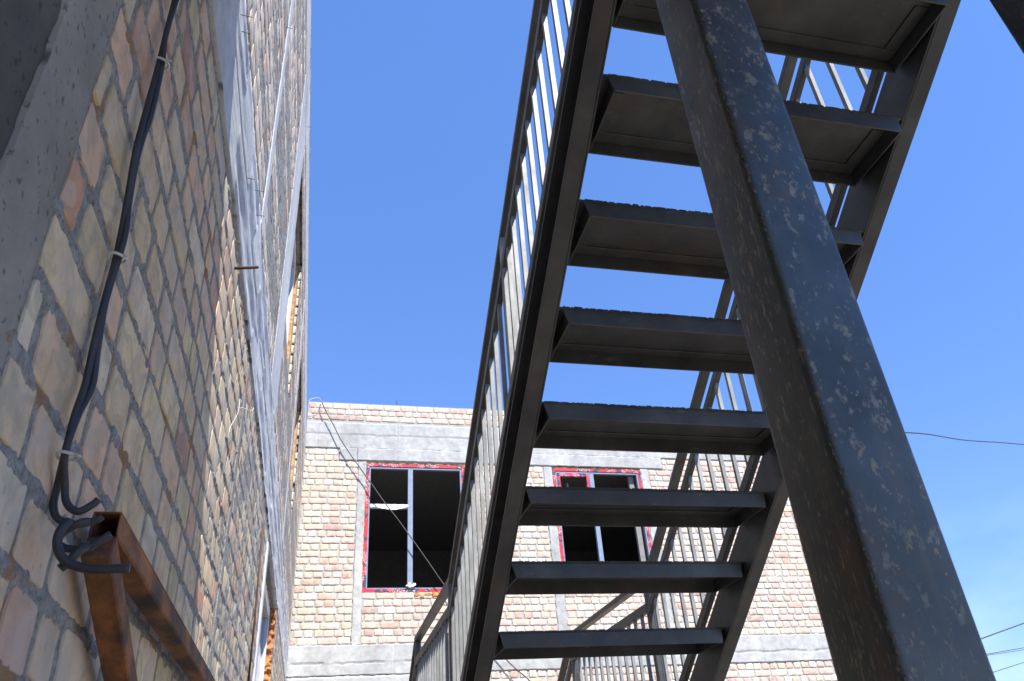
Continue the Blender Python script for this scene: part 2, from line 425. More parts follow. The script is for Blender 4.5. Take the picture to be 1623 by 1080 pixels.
def slabpatch(wall, name, m, parent, rects, st, n0, rag, namp, nscale=8, extra=None, su=1.0, sv=1.0):
    """poured concrete patches: rough face, ragged edge, a skirt back into the wall"""
    Vs = []; Fs = []; b = 0
    for ri, (u0, u1, v0, v1) in enumerate(rects):
        nu = max(4, int(round((u1-u0)/st))+1); nv = max(4, int(round((v1-v0)/st))+1)
        uu = np.linspace(u0, u1, nu); vv = np.linspace(v0, v1, nv)
        U, V = np.meshgrid(uu, vv, indexing='ij')
        e = (fbm(U+5.1*ri, V+3.3, 14, 4)-.5)*2*rag; e2 = (fbm(U+9.7, V+1.3*ri, 14, 4)-.5)*2*rag
        Nn = n0+(fbm((U+3*ri+7)*su, V*sv, nscale, 5)-.5)*2*namp
        if extra is not None: Nn = Nn+extra(U, V)
        inner = np.zeros(U.shape, bool); inner[1:-1, 1:-1] = True
        U2 = U.copy(); V2 = V.copy()
        for s in (0, 1):
            U2[s, :] += e[s, :]; U2[-1-s, :] += e2[-1-s, :]; V2[:, s] += e[:, s]; V2[:, -1-s] += e2[:, -1-s]
        Nn[~inner] = -.03
        U2[0], U2[-1], V2[:, 0], V2[:, -1] = U2[1], U2[-2], V2[:, 1], V2[:, -2]
        P = wall.P(U2, V2, Nn).reshape(-1, 3)
        I, J = np.meshgrid(np.arange(nu-1), np.arange(nv-1), indexing='ij'); a = (I*nv+J).ravel()+b
        Vs.append(P); Fs.append(np.stack([a, a+nv, a+nv+1, a+1], -1)); b += len(P)
    F = np.concatenate(Fs)
    if wall.flip: F = F[:, ::-1]
    return link(name, np_mesh(name, np.concatenate(Vs), F, smooth=False), m, parent)

def core(wall, name, m, parent, u0, u1, v0, v1, holes, n0, n1):
    us = sorted({u0, u1, *[h[0] for h in holes], *[h[1] for h in holes]}); vs = sorted({v0, v1, *[h[2] for h in holes], *[h[3] for h in holes]})
    us = [x for x in us if u0 <= x <= u1]; vs = [x for x in vs if v0 <= x <= v1]
    mb = MB(); 
    inside = lambda u, v: any(h[0] < u < h[1] and h[2] < v < h[3] for h in holes)
    for i in range(len(us)-1):
        j = 0
        while j < len(vs)-1:
            if inside((us[i]+us[i+1])/2, (vs[j]+vs[j+1])/2): j += 1; continue
            k = j
            while k < len(vs)-1 and not inside((us[i]+us[i+1])/2, (vs[k]+vs[k+1])/2): k += 1
            q = [wall.P(a, b, c) for c in (n1, n0) for a, b in ((us[i], vs[j]), (us[i+1], vs[j]), (us[i+1], vs[k]), (us[i], vs[k]))]
            mb.hexa(q[:4]+q[4:]); j = k
    return mb.build(name, m, parent)

def wbox(mb, wall, u0, u1, v0, v1, n0, n1):
    q = [wall.P(a, b, c) for c in (n0, n1) for a, b in ((u0, v0), (u1, v0), (u1, v1), (u0, v1))]
    mb.hexa(q)

# ------------------------------------------------------------------ left building
WL = Wall((-.3375, 0, 0), (0, 1, 0), (1, 0, 0))
LB = empty('brick_building', (-.34, .8, GZ))
tag(LB, 'unfinished brick building beside the camera, its shaded long wall filling the left', 'building')
winA = (4.62, 5.90, 3.05, 4.47); winB = (7.35, 8.62, 3.0, 4.36); winC = (5.18, 7.08, -.15, 1.665)
LH = [winA, winB, winC]
BAND0, BAND1 = 1.685, 2.20; ROOFL = 5.42; COL = .80
pil = [(2.64, 2.77, 2.2, 4.80), (3.98, 4.60, 2.2, 4.80), (6.9, 7.1, 2.2, 4.8), (2.86, 2.95, GZ, BAND0-.02)]
beamL = (1.0, 11.2, 4.80, 5.26)
def nf_left(U, V):
    k = (V+.02)/COURSE
    dv = np.abs(k-np.round(k))*COURSE
    up = (V > 2)
    far = np.clip((U-1.3)/1.8, 0, 1)
    lump = fbm(U+31, V+11, 16, 4)
    ridge = np.clip(1-dv/.016, 0, 1)*(np.clip((lump-.47)*.06, -.003, .0055)*np.clip((U-.9)/1.6, .12, 1)*(1-.35*far)-up*.003)
    fine = (fbm(U, V, 75, 3)-.5)*(.0042-.0024*far-.0006*up)
    spots = np.clip(fbm(U+7, V+2, 30, 3)-.62, 0, 1)*.014*far
    smear = np.clip((fbm(U+13, V+17, 20, 4)-.46)*.09, 0, .0046)*np.clip(1.5-dv/.015, 0, 1)*(1-.88*far)
    return -.0032+smear+.0029*far+.0001*up+ridge+fine+np.clip(spots, 0, .004)
LHB = LH+[(p[0]+.006, p[1]-.006, p[2], p[3]) for p in pil]+[(0, 12, BAND0-.012, BAND1), beamL]
WJ = np.array([.25, .13, .19, .14, .06, .08, .09, .02, .04])
bricks(WL, 'brickwork', M_BRL, LB, COL-.01, 11.2, GZ, BAND0, -.02, COL-.03, LHB, (.00035, .5), 11, .9, .0002, .0088, WJ, .3, (1.12, 1.02, .82), True, 0, .0018)
bricks(WL, 'brickwork', M_BRL, LB, 1.1, 11.2, BAND1, ROOFL, -.02, COL-.03, LHB, (.0004, .4), 12, .6, .0003, .0070, WJ, .3, (1.12, 1.04, .94), True, .0012)
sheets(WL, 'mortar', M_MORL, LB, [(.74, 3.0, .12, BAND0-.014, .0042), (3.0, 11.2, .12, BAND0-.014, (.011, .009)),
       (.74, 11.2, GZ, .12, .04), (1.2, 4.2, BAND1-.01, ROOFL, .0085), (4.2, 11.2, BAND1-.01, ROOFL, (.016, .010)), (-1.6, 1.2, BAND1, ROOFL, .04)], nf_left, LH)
core(WL, 'inner_wall', M_CORE, LB, -4.0, 11.19, GZ, ROOFL, LH, -.022, -.30)
# poured concrete: columns, slab edge, ring beam
slabpatch(WL, 'concrete_column', M_COLN, LB, [(.652, COL, GZ, BAND0+.02)], .006, .002, .010, .0022, 22)
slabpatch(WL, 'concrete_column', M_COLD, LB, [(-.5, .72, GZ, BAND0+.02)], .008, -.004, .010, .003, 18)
def boards(U, V):
    return .004*np.sin(V*40+U*.7)*(vnoise(U*3, V*9) > .5)-.012*np.clip(1-np.abs(V-(1.93+.02*vnoise(U*2, V*0)))/.008, 0, 1)
slabpatch(WL, 'slab_edge', M_CONL, LB, [(-.5, 11.2, BAND0+.006, BAND1)], .009, .004, .028, .0035, 22, boards, .25)
for p in pil: slabpatch(WL, 'concrete_pillar', M_CONL if p[2] > 0 else M_MORL, LB, [p], .009, .003, .006, .0012, 16, None, 1, .25)
slabpatch(WL, 'ring_beam', M_CONL, LB, [beamL], .013, .003, .010, .003, 16, None, .3)
# floor slabs, roof and far sides so that the building is a closed block
mb = MB()
mb.box(-7.0, -.64, -4, 11.19, 1.75, 2.15); mb.box(-7.0, -.64, -4, 11.19, 5.15, 5.40)
mb.box(-7.3, -7.0, -4, 11.19, GZ, 5.4); mb.box(-7.0, -.64, -4.3, -4.0, GZ, 5.4); mb.box(-7.0, -.64, 11.0, 11.19, GZ, 5.4)
mb.build('rear_walls_and_floors', M_CORE, LB)
def window(wall, name, label, parent, h, frame_m, fw, n_in, mull=(), pane=None, foam=True, thick=.06, fm_extra=None):
    u0, u1, v0, v1 = h
    mb = MB()
    g = .012
    a0, a1, b0, b1 = u0+g, u1-g, v0+g, v1-g
    wbox(mb, wall, a0, a1, b1-fw, b1, n_in-thick, n_in); wbox(mb, wall, a0, a1, b0, b0+fw, n_in-thick, n_in)
    wbox(mb, wall, a0, a0+fw, b0+fw, b1-fw, n_in-thick, n_in); wbox(mb, wall, a1-fw, a1, b0+fw, b1-fw, n_in-thick, n_in)
    W = mb.build(name, frame_m, parent, bevel=.003)
    if label: W['label'] = label
    if foam:
        f = MB(); r = np.random.RandomState(int(u0*100)+3)
        def bead(p, q):
            n = max(6, int(np.linalg.norm(np.array(q)-np.array(p))/.03)); pts = []
            for i in range(n+1):
                t = i/n; u = p[0]+(q[0]-p[0])*t+r.normal(0, .002); v = p[1]+(q[1]-p[1])*t+r.normal(0, .002)
                pts.append(wall.P(u, v, n_in-.012+r.normal(0, .004)))
            f.tube(pts, .012, 7)
        bead((u0+.004, v0), (u0+.004, v1)); bead((u1-.004, v0), (u1-.004, v1)); bead((u0, v1-.004), (u1, v1-.004)); bead((u0, v0+.004), (u1, v0+.004))
        f.build('foam_seal', M_FOAM, W)
    return W

for h in (winA, winB):
    W = window(WL, 'window', None, LB, h, M_PVCW, .07, -.055)
    m_ = MB(); um = (h[0]+h[1])/2; wbox(m_, WL, um-.035, um+.035, h[2]+.08, h[3]-.08, -.11, -.058); m_.build('mullion', M_PVCW, W)
    m_ = MB(); wbox(m_, WL, h[0]+.08, h[1]-.08, h[2]+.08, h[3]-.08, -.09, -.082); m_.build('pane', M_GLASS, W)
W = window(WL, 'window', None, LB, winC, M_PVCW, .075, -.05)
m_ = MB(); wbox(m_, WL, winC[0]+.087, winC[1]-.087, winC[2]+.087, winC[3]-.087, -.088, -.080); m_.build('pane', M_GLASS, W)
# rough orange clay and foam packed against the sunlit far jamb of the lower window
jw = Wall((-.3375, winC[1], 0), (-1, 0, 0), (0, -1, 0))
sheets(jw, 'jamb_filling', m_plain('clay', (.42, .17, .06), .95, 0, .4, 60, .9), LB, [(.0, .13, winC[2], winC[3], .006)], lambda U, V: .004+np.clip(fbm(U+4, V+9, 26, 4)-.35, 0, 1)*.085, [], False)
for h, yy_ in ((winA, .0), (winB, .0)):
    jw = Wall((-.3375, h[1], 0), (-1, 0, 0), (0, -1, 0))
    sheets(jw, 'jamb_foam', M_FOAM, LB, [(.035, .075, h[2], h[3]-.02, .008)], lambda U, V: .003+np.clip(fbm(U+4, V+9, 22, 3)-.3, 0, 1)*.03, [], False)
# rods, nails and wire ties left in the wall
def rod(pts, rr, m, name, parent): mb = MB(); mb.tube(pts, rr, 6); return mb.build(name, m, parent, smooth=True)
rod([(-.35, 2.16, 1.60), (-.262, 2.16, 1.615)], .0055, M_REBAR, 'rusty_rod', LB)
for y, z, l in ((1.53, 2.06, .03), (1.58, 2.05, .022), (2.29, 2.07, .03), (2.42, 2.06, .03), (2.1, 1.95, .02), (2.52, 3.35, .03), (3.6, 3.3, .03), (4.6, 4.9, .035), (5.1, 5.1, .03)):
    rod([(-.33, y, z), (-.3375+l+.01, y+.004, z+.001)], .0014, M_WIRE, 'nail', LB)
rod([(-.335, 2.70, 1.36), (-.318, 2.70, 1.365), (-.285, 2.74, 1.372), (-.283, 2.745, 1.39)], .0013, M_WIREW, 'wire_hook', LB)
rod(smooth_path([(-.330, 2.70, 1.40), (-.322, 2.62, 1.30), (-.326, 2.5, 1.18), (-.322, 2.52, 1.12)]), .0009, M_WIREW, 'wire_hook', LB)
rod([(-.328, 4.6, .55), (-.323, 4.5, 1.0), (-.326, 4.42, 1.5)], .006, M_REBAR, 'rusty_rod', LB)
# a plain grey conduit running down the wall near the lower window
mb = MB(); mb.box(-.342, -.326, 5.02, 5.12, GZ, 1.6); mb.build('cement_strip', M_CONL, LB)

# ------------------------------------------------------------------ back building
DB = 11.2
WB = Wall((0, DB, 0), (1, 0, 0), (0, -1, 0))
BB = empty('brick_building', (4, DB, GZ))
tag(BB, 'sunlit brick building behind the stairs with two unglazed windows edged in red tape', 'building')
XR = 8.55; ZR = 5.83
w1 = (.585, 2.125, 2.845, 4.835); w2 = (3.55, 5.09, 2.845, 4.845); w3 = (-.2, .0, 0, 0)
BH = [w1, w2]
beam = [(-.36, XR, 5.03, 5.484)]
lint = [(.17, .46, 4.83, 5.06), (.44, 5.50, 4.835, 5.06)]
pilB = [(.462, .60, 2.15, 4.84), (3.40, 3.56, 2.15, 4.84), (5.08, 5.23, 2.15, 4.84), (2.115, 2.26, 2.15, 4.84)]
band = [(-.36, XR, 1.765, 2.175)]
lowc = [(-.36, 1.9, GZ, 1.80)]
conc = beam+lint+pilB+band+lowc
BHB = BH+[(c[0]+.01, c[1]-.01, c[2]+.01, c[3]-.01) for c in conc]
bricks(WB, 'brickwork', M_BRB, BB, -.34, XR, GZ, ZR, 5.026-40*COURSE, -.34, BHB, (.0008, .8), 23, .80, .0008, .0078, None, .5, (1.15, 1.06, 1.07), False, .0004, .0016, 1.25)
def nf_back(U, V): return -.0085+(fbm(U, V, 22, 3)-.5)*.010
sheets(WB, 'mortar', M_MORB, BB, [(-.34, XR, 1.7, ZR-.004, .025), (-.34, XR, GZ, 1.7, .08)], nf_back, BH)
core(WB, 'inner_wall', M_CORE, BB, -.34, XR, GZ, ZR-.03, BH, -.02, -.32)
def seam(U, V):
    line = 5.275+.014*(vnoise(U*4, V*0+3)-.5)+.008*(vnoise(U*17, V*0+8)-.5)
    up = (V > line)
    s = -.006*np.clip(1-np.abs(V-line)/.014, 0, 1)*(vnoise(U*6, V*0+5) > .45)+.006*up
    l2 = 1.93+.02*(vnoise(U*5, V*0+31)-.5)+.012*(vnoise(U*21, V*0+8)-.5)
    s = s-.016*np.clip(1-np.abs(V-l2)/.012, 0, 1)*(vnoise(U*5, V*0+15) > .3)+.004*(V > l2)*(V < 2.3)
    for x in (-.165, 1.055, 3.95, 6.6): s = s-.008*np.clip(1-np.abs(U-x)/.010, 0, 1)
    return s
slabpatch(WB, 'ring_beam', M_CON, BB, beam, .014, .006, .012, .004, 14, seam)
for q_ in lint: slabpatch(WB, 'lintel', M_CON, BB, [q_], .014, .009, .014, .004, 14, lambda U, V: -.008*np.clip(1-np.abs(U-1.055)/.010, 0, 1))
for p in pilB: slabpatch(WB, 'concrete_pillar', M_CON, BB, [p], .012, .004, .016, .005, 16)
slabpatch(WB, 'slab_edge', M_CON, BB, band, .014, .008, .022, .004, 14, seam)
slabpatch(WB, 'concrete_column', M_CON, BB, lowc, .03, .004, .015, .005, 14)
mb = MB()
mb.box(-.34, XR, DB+.32, DB+6, 1.75, 2.1); mb.box(-.34, XR, DB+.32, DB+6, 5.2, 5.45)
mb.box(-.34, -.1, DB+.32, DB+6, GZ, ZR-.05); mb.box(XR-.3, XR, DB+.32, DB+6, GZ, ZR-.05); mb.box(-.1, XR-.3, DB+5.7, DB+6, GZ, ZR-.05)
mb.build('side_walls_and_floors', M_DARK, BB)
side = Wall((XR, DB, 0), (0, 1, 0), (1, 0, 0))
bricks(side, 'side_brickwork', M_BRB, BB, 0, 6, GZ, ZR, 5.026-40*COURSE, 0, [(0, 6, 5.03, 5.484), (0, 6, 1.765, 2.175)], (.002, 1), 77, 1)
slabpatch(side, 'side_beam', M_CON, BB, [(0, 6, 5.03, 5.484), (0, 6, 1.765, 2.175)], .04, .006, .01, .004)
mb = MB()
for x in (1.057,): mb.tube([(x, DB+.12, 5.75), (x-.004, DB+.12, 5.97)], .006, 6)
mb.build('rebar', M_REBAR, BB)

def bwindow(h, label):
    # frame wrapped in red tape, flush with the wall face, dark room behind
    u0, u1, v0, v1 = h
    W = window(WB, 'window', label, BB, (u0, u1, v0, v1-.012), M_TAPE, .052, -.010, foam=True)
    m_ = MB(); g = .069   # slim grey inner lip of the frame
    for a in ((u0+g, u1-g, v1-.107, v1-.090), (u0+g, u1-g, v0+g-.006, v0+g+.006), (u0+g-.006, u0+g+.010, v0+g, v1-.107), (u1-g-.012, u1-g+.006, v0+g, v1-.107)):
        wbox(m_, WB, *a, -.075, -.012)
    m_.build('inner_lip', M_PVC, W); return W
W1 = bwindow(w1, 'window opening framed in red tape with a torn white strip across its left half')
m_ = MB(); wbox(m_, WB, 1.232, 1.308, w1[2]+.07, w1[3]-.1, -.075, -.012); m_.build('mullion', M_PVC, W1, bevel=.004)
m_ = MB(); wbox(m_, WB, .675, 1.232, 4.10, 4.15, -.07, -.016); TR = m_.build('transom', M_PVCW, W1, bevel=.004)
# torn white film hanging on the transom
U, T = np.meshgrid(np.linspace(.668, 1.236, 60), np.linspace(0, 1, 5), indexing='ij')
low = 4.088+.016*np.sin(U*11)+.010*(vnoise(U*20, T*0)-.5)+.03*np.abs((U-.95)/.28)**2*.6
Vv = 4.158*(1-T)+low*T; P = WB.P(U, Vv, -.010+.004*np.sin(U*50+T*3)).reshape(-1, 3)
I, J = np.meshgrid(np.arange(59), np.arange(4), indexing='ij'); a = (I*5+J).ravel()
link('film', np_mesh('film', P, np.stack([a, a+1, a+6, a+5], -1), smooth=True), M_FILM, TR)
# crumpled scrap at the foot of the mullion
r = np.random.RandomState(2); mb = MB()
for i in range(9):
    c = WB.P(1.27+r.normal(0, .04), 2.935+abs(r.normal(0, .012)), .004+r.uniform(0, .01)); s = r.uniform(.008, .018)
    mb.hexa([tuple(c+np.array((a, b, cc))*s*r.uniform(.4, 1.5, 3)) for cc in (-1, 1) for a, b in ((-1, -1), (1, -1), (1, 1), (-1, 1))])
mb.build('scrap', M_FILM, W1)
W2 = bwindow(w2, 'window opening framed in red tape with an open sash at its upper left')
m_ = MB(); wbox(m_, WB, 4.183, 4.257, w2[2]+.07, w2[3]-.1, -.075, -.012); m_.build('mullion', M_PVC, W2, bevel=.004)
m_ = MB(); wbox(m_, WB, 4.90, 4.985, w2[2]+.07, w2[3]-.1, -.16, -.10); m_.build('side_sash', M_DARK, W2)
m_ = MB(); S0, S1, T0, T1 = 3.634, 4.178, 3.95, 4.735
wbox(m_, WB, S0, S1, T1-.055, T1, -.065, -.009); wbox(m_, WB, S0, S1, T0, T0+.055, -.065, -.009)
wbox(m_, WB, S0, S0+.05, T0+.055, T1-.055, -.065, -.009); wbox(m_, WB, S1-.05, S1, T0+.055, T1-.055, -.065, -.009)
sh = m_.build('sash', M_TAPE, W2, bevel=.003)
m_ = MB(); 
for x in (3.74, 3.86): wbox(m_, WB, x, x+.035, T0, T1-.07, -.30, -.26)
m_.build('sash_bar', M_PVC, sh)
# foam drips under the first window
r = np.random.RandomState(4); mb = MB()
for i in range(26):
    x = r.choice([r.uniform(1.35, 1.7), r.uniform(1.6, 2.1)]); c = WB.P(x, 2.835-abs(r.normal(0, .018)), .002); s = r.uniform(.008, .02)
    mb.hexa([tuple(c+np.array((a*1.6, b*.5, cc))*s*r.uniform(.5, 1.3, 3)) for cc in (-1, 1) for a, b in ((-1, -1), (1, -1), (1, 1), (-1, 1))])
mb.build('foam_drips', M_FOAM, W1)['kind'] = 'stuff'

# ------------------------------------------------------------------ steel staircase
ST = empty('steel_staircase', (1.08, 3.0, GZ))
tag(ST, 'dark welded steel staircase seen from beneath, with open treads and barred railings on both sides', 'staircase')
K = .667
base1 = lambda y: 2.43-K*y
base2 = lambda y: .065-K*(y-4.84)
YT, YK, YE, YB = .20, 3.55, 4.84, 7.20
XA0, XA1, XB0, XB1 = .574, .63, 1.53, 1.585
def channel(name, xw, xo, segs):
    """C channel laid along the flight: web at xw, flanges out to xo"""
    mb = MB(); lo, hi = min(xw, xo), max(xw, xo)
    t = .006
    for y0, y1, base in segs:
        wx0, wx1 = (hi-t, hi) if xw > xo else (lo, lo+t)
        mb.slope(wx0, wx1, 0, .168, y0, y1, base)
        a, b = (lo, hi-t-.0005) if xw > xo else (lo+t+.0005, hi)
        mb.slope(a, b, .0, .0095, y0, y1, base); mb.slope(a, b, .1585, .168, y0, y1, base)
    return mb.build(name, M_STEEL, ST, bevel=.0012)
flat = lambda y: .065
segs = [(YT, YK, base1), (YK, YE, flat), (YE, YB, base2)]
channel('stringer', XA1, XA0, segs); channel('stringer', XB0, XB1, segs)
ty = [2.837, 2.591, 2.333, 2.046, 1.769, 1.496, 1.221, .94, .667, .395]
tz = [.580, .761, .934, 1.100, 1.268, 1.440, 1.625, 1.800, 1.972, 2.145]
ty = [3.11]+ty; tz = [.408]+tz
yy = YE+.06; zz = .237
low_t = []
for i in range(9):
    zz -= .172; low_t.append((YE+.02+.258*i+.0, zz))
def tread(y, z, seed):
    r = np.random.RandomState(seed); d = .225; x0, x1 = .642, 1.518; h = .050; t = .005
    mb = MB()
    mb.box(XA1+.001, XB0-.001, y-.002, y+d+.002, z-.006, z)      # plate
    T = mb.build('tread', M_TREAD, ST, bevel=.001)
    f = MB()
    zt = z-.0062
    # rear leg with mitred ends, front leg, side legs (angle iron frame)
    for (ya, yb) in ((y, y+t), (y+d-t, y+d)):
        m = .014
        f.hexa([(x0+m, ya, zt-h), (x1-m*.3, ya, zt-h), (x1-m*.3, yb, zt-h), (x0+m, yb, zt-h), (x0, ya, zt), (x1, ya, zt), (x1, yb, zt), (x0, yb, zt)])
    for (xa, xb) in ((x0+.013, x0+.018), (x1-.010, x1-.005)):
        f.box(xa, xb, y+t+.001, y+d-t-.001, zt-h, zt)
    zf = zt-.005; w_ = .042
    f.box(x0+.019, x1-.011, y+t+.001, y+w_, zf, zt-.0004); f.box(x0+.019, x1-.011, y+d-w_, y+d-t-.001, zf, zt-.0004)
    f.box(x0+.019, x0+.019+w_, y+w_+.001, y+d-w_-.001, zf, zt-.0004); f.box(x1-.011-w_, x1-.011, y+w_+.001, y+d-w_-.001, zf, zt-.0004)
    f.build('tread_frame', M_TREAD, T, bevel=.0012)
    # rough weld and grit along the back edge
    g = MB(); x = x0+.002
    while x < x1-.02:
        l = r.uniform(.006, .03); hh = r.uniform(.0005, .0016) if r.rand() < .97 else r.uniform(.002, .004)
        g.hexa([(x, y-.004, z-.004), (x+l, y-.004, z-.004), (x+l, y+.006, z-.003), (x, y+.006, z-.003),
                (x+.002, y-.0035, z+hh), (x+l-.002, y-.0035, z+hh*r.uniform(.5, 1.2)), (x+l-.002, y+.004, z+hh), (x+.002, y+.004, z+hh)])
        x += l*r.uniform(.8, 1.3)
    g.build('weld_bead', M_STEEL, T)
for i, (y, z) in enumerate(zip(ty, tz)): tread(y, z, 50+i)
for i, (y, z) in enumerate(low_t): tread(y, z, 80+i)
mb = MB(); mb.box(XA1+.001, XB0-.001, 3.40, YE, .231, .237); LN = mb.build('landing_plate', M_TREAD, ST)
mb = MB()
for y in (3.42, 3.9, 4.4, 4.79):
    mb = MB(); mb.box(XA1+.002, XB0-.002, y, y+.04, .19, .2305); mb.build('landing_crossbar', M_STEEL, LN, bevel=.002)
# unseen upper platform, extended over the camera to shade the near wall and post
mb = MB()
mb.box(-.33, 1.585, -1.30, .195, 2.255, 2.262); mb.box(-.33, .50, .195, 1.30, 2.255, 2.262)
UP = mb.build('upper_shade_platform', M_TREAD, ST)
mb = MB()
for y in (-1.29, -.6, .10): mb.box(-.325, 1.58, y, y+.06, 2.27, 2.39)
for x in (-.30, .43, 1.52): mb.box(x, x+.06, -1.2, .09 if x > 1 else 1.22, 2.27, 2.38)
mb.box(-.325, .49, 1.23, 1.29, 2.265, 2.39)
mb.build('platform_beam', M_STEEL, UP, bevel=.002)
# support posts: square tube with rounded edges
def post(x0, x1, y0, y1, z0, z1, zs):
    mb = MB(); n = 6; r = .011
    prof = []
    for cx, cy, a0 in ((x1-r, y0+r, -90), (x1-r, y1-r, 0), (x0+r, y1-r, 90), (x0+r, y0+r, 180)):
        for k in range(n+1):
            an = math.radians(a0+90*k/n); prof.append((cx+r*math.cos(an), cy+r*math.sin(an)))
    m = len(prof); zl = np.linspace(z0, z1, zs)
    for z in zl:
        for px, py in prof: mb.v.append((px, py, float(z)))
    for i in range(zs-1):
        for k in range(m): mb.f.append((i*m+k, i*m+(k+1) % m, (i+1)*m+(k+1) % m, (i+1)*m+k))
    mb.f.append(tuple(range(m))[::-1]); mb.f.append(tuple((zs-1)*m+k for k in range(m)))
    o = mb.build('support_post', M_POST, ST, smooth=False)
    for p in o.data.polygons: p.use_smooth = True
    md = o.modifiers.new('edges', 'EDGE_SPLIT'); md.split_angle = math.radians(40)
    # base plate and grit stuck along the near corner
    return o
P1 = post(.555, .668, .70, .811, GZ, 1.885, 2)
P2 = post(1.433, 1.546, .70, .811, GZ, 1.885, 2)
for P, x in ((P1, .61), (P2, 1.49)):
    b = MB(); b.box(x-.11, x+.11, .64, .87, GZ-.03, GZ+.012); b.build('base_plate', M_STEEL, P)
r = np.random.RandomState(12); g = MB()
z = -.2
while z < 1.85:          # weld spatter and grit along the near corner of the post
    s = r.uniform(.0004, .0013)*(1.8 if r.rand() < .08 else 1); dx, dy = r.normal(0, .0045), r.normal(0, .0012)
    c = np.array((.5565+abs(dx), .7015+abs(dy)*.5, z))
    g.hexa([tuple(c+np.array((a, b, cc*1.5))*s*r.uniform(.5, 1.3, 3)) for cc in (-1, 1) for a, b in ((-1, -1), (1, -1), (1, 1), (-1, 1))])
    z += r.uniform(.0006, .006)*(1 if math.sin(z*9)+math.sin(z*23) > -.3 else 3)
g.build('grit', m_plain('grit', (.085, .068, .048), .95, 0, .5), P1)['kind'] = 'stuff'
for x in (.555, 1.433):
    mb = MB(); mb.box(x, x+.11, 4.6, 4.71, GZ, .064); mb.build('support_post', M_STEEL, ST, bevel=.006)
for x in (.555, 1.433):
    mb = MB(); mb.box(x, x+.10, -1.25, -1.15, GZ, 2.25); mb.build('support_post', M_STEEL, ST, bevel=.006)

HB, HM0, HM1, HH0, HH1 = (.212, .256), .716, .758, .863, .890
def railing(xa, side, spacing, phase, label):
    """xa = outer face; posts, handrail, middle rail, bottom rail, balusters"""
    mb = MB(); wH, wR = .040, .022
    y1 = .35
    def three(seg):
        y0_, y1_, base = seg
        mb.slope(xa, xa+wH, HH0, HH1, y0_, y1_, base)
        mb.slope(xa, xa+wR, HM0, HM1, y0_, y1_, base)
        mb.slope(xa, xa+wR, HB[0], HB[1], y0_, y1_, base)
    three((y1, YK, base1)); 
    L0 = base1(YK)
    lv = lambda y: L0
    hl = .015
    for a, b, wd in ((HH0+hl, HH1+hl, wH), (HM0+.025, HM1+.025, wR), (HB[0], HB[1], wR)):
        mb.slope(xa, xa+wd, a, b, YK+.0005, YE, lv)
    for a, b, wd in ((HH0, HH1, wH), (HM0, HM1, wR), (HB[0], HB[1], wR)):
        mb.slope(xa, xa+wd, a, b, YE+.0005, YB-.2, base2)
    R = mb.build('railing', M_RAIL, ST, bevel=.0015)
    R['label'] = label
    pb = .0145
    xo = xa+.0035
    bars = []
    n = 0; y = phase
    posts = [.86, 2.16, YK-.02, YE-.045, 6.1]
    while y > y1+.03: y -= spacing
    y += spacing
    while y < YE-.03 and n < 48:
        if all(abs(y-p-.01) > .038 for p in posts):
            base = base1 if y < YK else lv
            up = HM0 if y < YK else HM0+.025
            bars.append((y, base(y)+HB[1]-.003, base(y)+up+.004)); n += 1
        y += spacing
    proto = None
    for (y, z0, z1) in bars:
        m_ = MB()
        k = K if y < YK else 0
        x0, x1 = xo, xo+pb; ya, yb = y, y+pb
        m_.hexa([(x0, ya, z0), (x1, ya, z0), (x1, yb, z0-k*pb), (x0, yb, z0-k*pb), (x0, ya, z1), (x1, ya, z1), (x1, yb, z1-k*pb), (x0, yb, z1-k*pb)])
        # slim body; a thicker, uneven weld collar at the head
        m_.box(x0-.0015, x1+.0015, ya-.0015, yb+.001, z1-.012+.003*random.random(), z1-.001-k*pb)
        m_.build('baluster', M_BAL, R)
    for p in posts:
        if p < YK-.1: zb, zt = base1(p)+.16, base1(p)+HH0-.002
        elif p < YE: zb, zt = .235, L0+HH0+hl-.0005
        else: zb, zt = base2(p)+.16, base2(p)+HH0-.002
        m_ = MB(); m_.box(xa+.0235 if side > 0 else xa-.0215, xa+.0235+.03 if side > 0 else xa-.0015, p, p+.038, zb, zt-.03)
        m_.box(xa+.002, xa+.036, p+.002, p+.036, zb+.05, zt)
        m_.build('railing_post', M_BAL if p < YK-.1 else M_RAIL, R, bevel=.002)
    return R
railing(XA0, 1, .0925, 1.447, 'railing on the left side of the stairs')
railing(XB0, 1, .0945, 2.413, 'railing on the right side of the stairs')

# ------------------------------------------------------------------ cable on the near wall
CB = empty('electric_cable', (-.322, 1.0, .43))
tag(CB, 'black cable tied down the near brick wall, its loose ends curling over the rusty bracket', 'cable')
path = [(-.322, .945, 1.52), (-.322, .95, 1.41), (-.322, 0.957, 1.302), (-.322, 0.96, 1.199), (-.322, 0.963, 1.128), (-.321, 0.959, 1.021), (-.322, 0.963, 0.932), (-.322, 0.981, 0.85), (-.322, 0.994, 0.785), (-.322, 0.999, 0.739), (-.322, 0.998, 0.661), (-.322, 1.001, 0.59), (-.322, 1.007, 0.534), (-.322, 0.998, 0.482), (-.322, 1.0, 0.428)]
A = [(-.3295, 1.025, .437), (-.331, 1.03, 0.399), (-.330, 1.03, 0.374), (-.321, 1.03, 0.356), (-.299, 1.03, 0.349), (-.279, 1.03, 0.354), (-.271, 1.03, 0.360)]
B = [(-.322, 1.01, .437), (-.320, 1.018, 0.400), (-.313, 1.02, 0.374), (-.298, 1.02, 0.362), (-.283, 1.02, 0.371), (-.277, 1.02, 0.378)]
m_ = MB(); m_.tube(smooth_path(path+A[1:]), .0047, 12); m_.build('cable', M_CABLE, CB, smooth=True)
